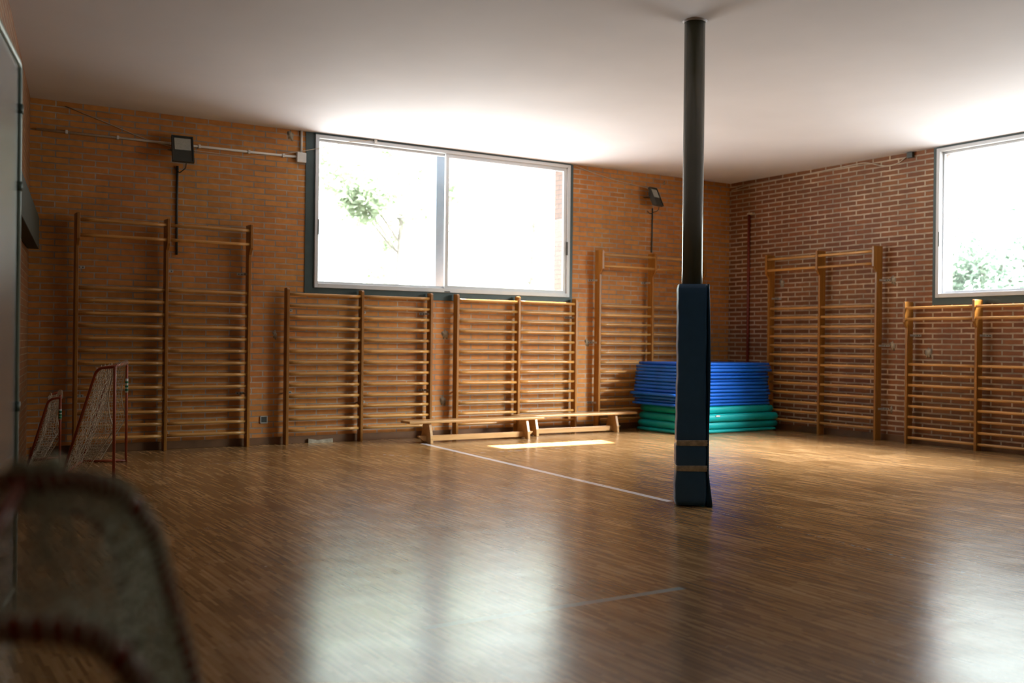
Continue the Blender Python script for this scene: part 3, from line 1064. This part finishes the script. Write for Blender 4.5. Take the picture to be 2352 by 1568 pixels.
pr = empty('wall_pipe', (0, -0.435, 0), 0, 'dark red pipe standing in the corner on the right wall', 'pipe')
MB().tube([(-0.03, 0, 0.0), (-0.03, 0, 3.10)], 0.020, 12).build('pipe', M['redpipe'], pr, smooth=True)
MB().box(-0.05, 0, -0.09, 0.02, 3.095, 3.12).build('top_cap', M['cable'], pr, bevel=0.003)

so = empty('wall_socket', (-7.14, 0, 0.285), 0, 'grey framed wall socket low between the wall bars', 'socket')
rect_ring(-0.042, 0.042, -0.042, 0.042, 0.010, -0.014, 0).build('frame', M['steel'], so, bevel=0.002)
MB().box(-0.032, 0.032, -0.009, 0, -0.032, 0.032).build('cover', M['black'], so)

# pieces of broken skirting by the left low bars
prop(MB().prism([(0, 0), (0.30, 0), (0.30, 0.045), (0.12, 0.030), (0, 0.05)], lambda u, v, t: (-6.62 + u, t, v), -0.045, -0.017).build('plaster_rubble', M['plaster']), 'pale broken plaster strip at the foot of the left low bars', 'rubble')


# ------------------------------------------------------------------ hockey goals
def lerp(a, c, t):
    return Vector(a) * (1 - t) + Vector(c) * t


def net_patch(bm, P, nu, nv, r=0.0022, diamond=True, sag=0.0, seed=0, jit=0.006):
    """P(u,v)->Vector; cords of a diamond or square mesh over the unit square"""
    rnd = random.Random(seed)
    pts = {}
    for i in range(nu + 1):
        for j in range(nv + 1):
            v = P(i / nu, j / nv)
            pts[i, j] = v + Vector((rnd.uniform(-jit, jit), rnd.uniform(-jit, jit), rnd.uniform(-jit, jit)))
    def cord(a, c):
        if (a - c).length > 1e-4:
            bm.tube([a, c], r, 3, cap=False)
    for i in range(nu + 1):
        for j in range(nv + 1):
            if diamond:
                if (i + j) % 2 == 0:
                    if i < nu and j < nv:
                        cord(pts[i, j], pts[i + 1, j + 1])
                    if i < nu and j > 0:
                        cord(pts[i, j], pts[i + 1, j - 1])
                else:
                    pass
            else:
                if i < nu:
                    cord(pts[i, j], pts[i + 1, j])
                if j < nv:
                    cord(pts[i, j], pts[i, j + 1])
    return bm


def goal(name, A, B, RA, RB, h, back, hb, label, sticker_on, tr=0.0115, seed=1, dens=1.0):
    """A,B front post feet; RA,RB rear base corners"""
    A, B, RA, RB = [Vector(p) for p in (A, B, RA, RB)]
    root = empty(name, (A + B) / 2, 0, label, 'hockey goal', 'small orange street hockey goals')
    o0 = (A + B) / 2
    up_ = Vector((0, 0, 1))
    A, B, RA, RB = A - o0, B - o0, RA - o0, RB - o0
    zt = up_ * h
    lift = up_ * tr
    At, Bt = A + zt, B + zt
    KA = A + (RA - A) * back + up_ * hb
    KB = B + (RB - B) * back + up_ * hb
    MB().tube([A + up_ * 0.0, At], tr, 12).build('post', M['orange'], root, smooth=True)
    pb = MB().tube([B + up_ * 0.0, Bt], tr, 12).build('post', M['orange'], root, smooth=True)
    MB().tube([At, Bt], tr, 12).build('crossbar', M['orange'], root, smooth=True)
    for P0, K, R0 in ((At, KA, RA), (Bt, KB, RB)):
        MB().tube(arc_path([P0, K, R0 + lift], 0.07, 6), tr, 12).build('back_stay', M['orange'], root, smooth=True)
    for P0, R0 in ((A, RA), (B, RB)):
        MB().tube([P0 + lift, R0 + lift], tr, 10).build('base_bar', M['orange'], root, smooth=True)
    MB().tube([RA + lift, RB + lift], tr, 10).build('rear_bar', M['orange'], root, smooth=True)
    # sticker sleeve on a post
    Q = B if sticker_on == 'B' else A
    z0, z1 = h * 0.70, h * 0.84
    st = MB().tube([Q + up_ * z0, Q + up_ * z1], tr + 0.002, 12).build('sticker', M['sticker'], root, smooth=True)
    for t in (0.2, 0.45, 0.75):
        zz = z0 + (z1 - z0) * t
        MB().tube([Q + up_ * (zz - 0.010), Q + up_ * (zz + 0.010)], tr + 0.0026, 12).build('print_mark', M['sticker_green'], st, smooth=True)
    nb = MB()
    hgt = 1.0
    # back net: from the top rear edge down the slope, with slack folds
    def Pback(u, v):
        K = lerp(KA, KB, u)
        R0 = lerp(RA, RB, u)
        p = lerp(K, R0, v)
        inw = (lerp(A, B, u) - R0).normalized()
        return p + inw * (0.05 * sin(pi * v)) + up_ * 0.01
    net_patch(nb, Pback, int(34 * dens), int(26 * dens), 0.0020, True, seed=seed, jit=0.012)
    # near and far side nets pulled inwards from the slanted stays, sagging towards the front
    for (P0, Pt, K, R0, Oth, sgn) in ((A, At, KA, RA, B, 1), (B, Bt, KB, RB, A, -1)):
        inner = (Oth - P0).normalized()
        def Pside(u, v, P0=P0, Pt=Pt, K=K, R0=R0, inner=inner):
            # u from stay to front edge, v top to bottom
            a = lerp(K, R0, v)
            front_top = lerp(Pt, K, 0.15)
            # hem of the net: held at top, pulled back in scallops, then slanting to the rear foot
            if v < 0.55:
                q = lerp(Pt, P0, v)
                pull = 0.22 * sin(pi * v / 0.55)
                q = lerp(q, lerp(K, R0, v), pull)
            else:
                s = (v - 0.55) / 0.45
                q0 = lerp(Pt, P0, 0.55)
                q = lerp(q0, lerp(P0, R0, 0.62), s)
            p = lerp(a, q, u)
            return p + inner * (0.05 * sin(pi * u) * sin(pi * v))
        net_patch(nb, Pside, int(13 * dens), int(34 * dens), 0.0019, False, seed=seed + 3, jit=0.006)
        hem = [Pside(1, k / 24) for k in range(25)]
        nb.tube(hem, 0.0055, 5)
    # top net
    def Ptop(u, v):
        return lerp(lerp(At, Bt, u), lerp(KA, KB, u), v) + up_ * (-0.015 * sin(pi * v))
    net_patch(nb, Ptop, int(34 * dens), 4, 0.0020, True, seed=seed + 9, jit=0.006)
    # lacing loops over the crossbar
    for k in range(9):
        c = lerp(At, Bt, 0.06 + k * 0.11)
        dd = (KA - At).normalized()
        lp = [c + dd * (0.024 * cos(t)) + up_ * (0.024 * sin(t) + 0.002) for t in [2 * pi * q / 10 for q in range(10)]]
        nb.tube(lp, 0.0025, 4, closed=True)
    nb.build('net', M['net'], root)
    return root


goal('hockey_goal', (-9.20, -2.33, 0), (-8.83, -0.99, 0), (-9.52, -1.82, 0), (-9.21, -0.87, 0), 0.955, 0.34, 0.935,
     'tall orange goal with torn white net before the leftmost wall bars', 'B', 0.0125, 1)
goal('hockey_goal', (-9.485, -1.42, 0), (-9.345, -0.46, 0), (-9.735, -1.24, 0), (-9.60, -0.50, 0), 0.655, 0.35, 0.635,
     'smaller orange goal farthest left, against the left brick wall', 'A', 0.011, 5, 0.8)

# the goal right in front of the viewer: arched tubes wrapped in net, strongly out of focus
def at(px, py, D):
    dv = fw + r2 * ((px - 1176) / F_PX) + u2 * ((784 - py) / F_PX)
    return CAM + dv * D


def smooth_path(P, k=6):
    out = []
    n = len(P)
    for i in range(n - 1):
        p0, p1, p2, p3 = P[max(i - 1, 0)], P[i], P[i + 1], P[min(i + 2, n - 1)]
        for j in range(k):
            t = j / k
            out.append(0.5 * ((2 * p1) + (p2 - p0) * t + (2 * p0 - 5 * p1 + 4 * p2 - p3) * t * t + (3 * p1 - p0 - 3 * p2 + p3) * t ** 3))
    out.append(P[-1])
    return out


D0 = 1.30
outer = [at(-330, 1120, 1.25), at(-90, 1108, 1.26), at(70, 1108, 1.27), at(200, 1110, 1.29), at(275, 1135, 1.31), at(330, 1200, 1.33), at(358, 1275, 1.35), at(392, 1400, 1.38), at(432, 1540, 1.42), at(475, 1720, 1.47)]
foot = outer[-1].copy(); foot = Vector((foot.x + 0.10, foot.y + 0.15, 0.012))
outer = outer + [lerp(outer[-1], foot, 0.5), foot]
inner_ = [at(-330, 1170, 1.55), at(-60, 1160, 1.55), at(90, 1158, 1.56), at(190, 1172, 1.57), at(245, 1215, 1.58), at(275, 1290, 1.60), at(300, 1400, 1.64), at(322, 1540, 1.70), at(340, 1680, 1.76)]
foot2 = Vector((inner_[-1].x + 0.06, inner_[-1].y + 0.12, 0.012))
inner_ = inner_ + [lerp(inner_[-1], foot2, 0.5), foot2]
lower = [at(-420, 1440, 1.06), at(-120, 1448, 1.05), at(60, 1446, 1.05), at(180, 1456, 1.05), at(250, 1490, 1.06), at(310, 1560, 1.07), at(345, 1680, 1.09)]
foot3 = Vector((lower[-1].x + 0.02, lower[-1].y - 0.02, 0.012))
lower = lower + [lerp(lower[-1], foot3, 0.5), foot3]
SO, SI, SL = smooth_path(outer), smooth_path(inner_), smooth_path(lower)
base = Vector((sum(p.x for p in (foot, foot2, foot3)) / 3, sum(p.y for p in (foot, foot2, foot3)) / 3, 0))
fg = empty('hockey_goal', base, 0, 'blurred goal with arched red tubes and net filling the lower left corner', 'hockey goal', 'small orange street hockey goals')
loc_ = lambda S: [p - base for p in S]
MB().tube(loc_(SO), 0.0125, 12).build('arched_frame', M['orange'], fg, smooth=True)
MB().tube(loc_(SI), 0.0115, 12).build('arched_frame', M['orange'], fg, smooth=True)
MB().tube(loc_(SL), 0.0135, 12).build('arched_frame', M['orange'], fg, smooth=True)
brace = smooth_path([at(62, 1085, 1.29), at(30, 1140, 1.22), at(-20, 1215, 1.15), at(-160, 1400, 1.07)])
MB().tube(loc_(brace), 0.0095, 12).build('brace', M['orange'], fg, smooth=True)


def samp(S, t):
    x = t * (len(S) - 1)
    i = min(int(x), len(S) - 2)
    return lerp(S[i], S[i + 1], x - i)


nb = MB()


def Pa(u, v):
    p = lerp(samp(SO, u * 0.96), samp(SL, u * 0.96), v)
    return p - base + Vector((0, 0, -0.03 * sin(pi * v)))


def Pb(u, v):
    return lerp(samp(SO, u * 0.96), samp(SI, u * 0.96), v) - base + Vector((0, 0, -0.012 * sin(pi * v)))


net_patch(nb, Pa, 76, 24, 0.0026, True, seed=21, jit=0.004)
net_patch(nb, Pb, 80, 12, 0.0024, True, seed=22, jit=0.004)
# lacing wrapped round the tubes and a loose tuft on top
for S, n_ in ((SO, 46), (SL, 20)):
    for k in range(n_):
        t = 0.02 + 0.9 * k / n_
        p = samp(S, t) - base
        q = samp(S, min(1, t + 0.012)) - base
        ax = (q - p).normalized()
        e1 = ax.orthogonal().normalized()
        e2 = ax.cross(e1)
        lp = [p + e1 * 0.016 * cos(s) + e2 * 0.016 * sin(s) + ax * 0.004 * s for s in [0.9 * j for j in range(9)]]
        nb.tube(lp, 0.0024, 4, cap=False)
rn = random.Random(3)
c0 = at(85, 1095, 1.28) - base
for k in range(12):
    p = [c0 + Vector((rn.uniform(-0.035, 0.035), rn.uniform(-0.02, 0.02), rn.uniform(-0.01, 0.02))) for _ in range(4)]
    p.append(c0 + Vector((rn.uniform(-0.0, 0.05), rn.uniform(-0.02, 0.02), rn.uniform(-0.16, -0.05))))
    nb.tube(smooth_path(p, 4), 0.0022, 4)
nb.build('net', M['netpale'], fg)

# ------------------------------------------------------------------ grey panel and dark board at the left edge
pa, pb_ = Vector((-10.42, -6.53, 0)), Vector((-10.42 - 0.235 * 1.9, -6.53 - 1.0 * 1.9, 0))
dv = (pb_ - pa).normalized()
pn = empty('framed_panel', pa, math.atan2(dv.y, dv.x), 'tall glossy grey panel in a sage green tube frame at the left edge', 'panel')
Lp = (pb_ - pa).length
ht = 2.36
MB().tube(arc_path([(0, 0, 0.0), (0, 0, ht), (Lp, 0, ht), (Lp, 0, 0.0)], 0.06, 6), 0.019, 14).build('tube_frame', M['panelframe'], pn, smooth=True)
MB().tube([(0, 0, 0.12), (Lp, 0, 0.12)], 0.015, 10).build('bottom_rail', M['panelframe'], pn, smooth=True)
MB().box(0.01, Lp - 0.01, -0.006, 0.006, 0.02, ht - 0.01).build('sheet', M['panel'], pn)
for z in (2.17, 1.84, 0.9):
    MB().tube([(0, 0, z - 0.02), (0, 0, z + 0.02)], 0.024, 12).build('joint', M['joint'], pn, smooth=True)

# dark board along the left wall, reaching the corner
bl = MB()
bl.box(0.45, 7.0, -0.11, -0.005, 2.05, 2.36)
bo = bl.build('wall_board', M['beam'], None, bevel=0.006)
bo.matrix_world = lo.matrix_world.copy()
bo.location = LW0
prop(bo, 'dark board mounted along the left brick wall above the goals', 'board')

# ------------------------------------------------------------------ trees outside
def tree(x, y, zc, R_, hgt, nleaf, mat, label, seed, ls=0.10, trunk=True):
    rnd = random.Random(seed)
    root = empty('tree', (x, y, -1.0), 0, label, 'tree', 'trees outside the windows')
    b = MB()
    zc0 = zc + 1.0
    b.tube([(0, 0, 0), (0.05, 0.05, zc0 * 0.45), (0.12, -0.02, zc0 * 0.8), (0.1, 0.0, zc0 + hgt * 0.5)], [0.10, 0.08, 0.06, 0.025], 8)
    tips = []
    for k in range(9):
        a = rnd.uniform(0, 2 * pi)
        z0 = zc0 * rnd.uniform(0.35, 0.95)
        L_ = R_ * rnd.uniform(0.7, 1.0)
        e = Vector((L_ * cos(a), L_ * sin(a), z0 + L_ * rnd.uniform(0.6, 1.3)))
        mid = Vector((L_ * 0.45 * cos(a), L_ * 0.45 * sin(a), z0 + L_ * 0.55))
        b.tube(smooth_path([Vector((0.05, 0, z0)), mid, e], 5), [0.035 - 0.003 * i for i in range(11)], 6)
        tips.append(e); tips.append(mid)
    b.build('trunk', M['bark'], root, smooth=True)
    b = MB()
    cl = [(t + Vector((rnd.gauss(0, 0.3), rnd.gauss(0, 0.3), rnd.gauss(0, 0.3))), rnd.uniform(0.35, 0.75) * R_ * 0.6) for t in tips]
    for k in range(10):
        a = rnd.uniform(0, 2 * pi); rr = R_ * rnd.uniform(0.2, 0.9)
        cl.append((Vector((rr * cos(a), rr * sin(a), zc0 + rnd.uniform(-0.5, 0.5) * hgt)), R_ * rnd.uniform(0.3, 0.5)))
    for k in range(nleaf):
        c, cr_ = rnd.choice(cl)
        dv_ = Vector((rnd.gauss(0, 1), rnd.gauss(0, 1), rnd.gauss(0, 0.8))).normalized() * cr_ * rnd.uniform(0.3, 1.0)
        p = c + dv_
        s = ls * rnd.uniform(0.6, 1.3)
        u = Vector((rnd.gauss(0, 1), rnd.gauss(0, 1), rnd.gauss(0, 0.6))).normalized()
        v = u.orthogonal().normalized()
        wv = u.cross(v) * 0.12 * s
        vs_ = [b.bm.verts.new(q) for q in (p - u * s, p - v * s * 0.4 + wv, p + u * s, p + v * s * 0.4 + wv)]
        b.bm.faces.new(vs_)
    b.build('foliage', mat, root)
    return root


tree(-0.5, 10.5, 5.1, 2.0, 2.0, 5200, M['leaf1'], 'airy pale green tree outside, seen through the left window pane', 11, 0.13)
tree(3.9, 11.5, 5.2, 1.7, 1.8, 2600, M['leaf1'], 'faint thin tree outside, seen through the right window pane', 12, 0.09)
tree(8.6, 1.2, 2.9, 1.9, 2.8, 9000, M['leaf2'], 'dense blue-green tree outside the right wall window', 13, 0.10)
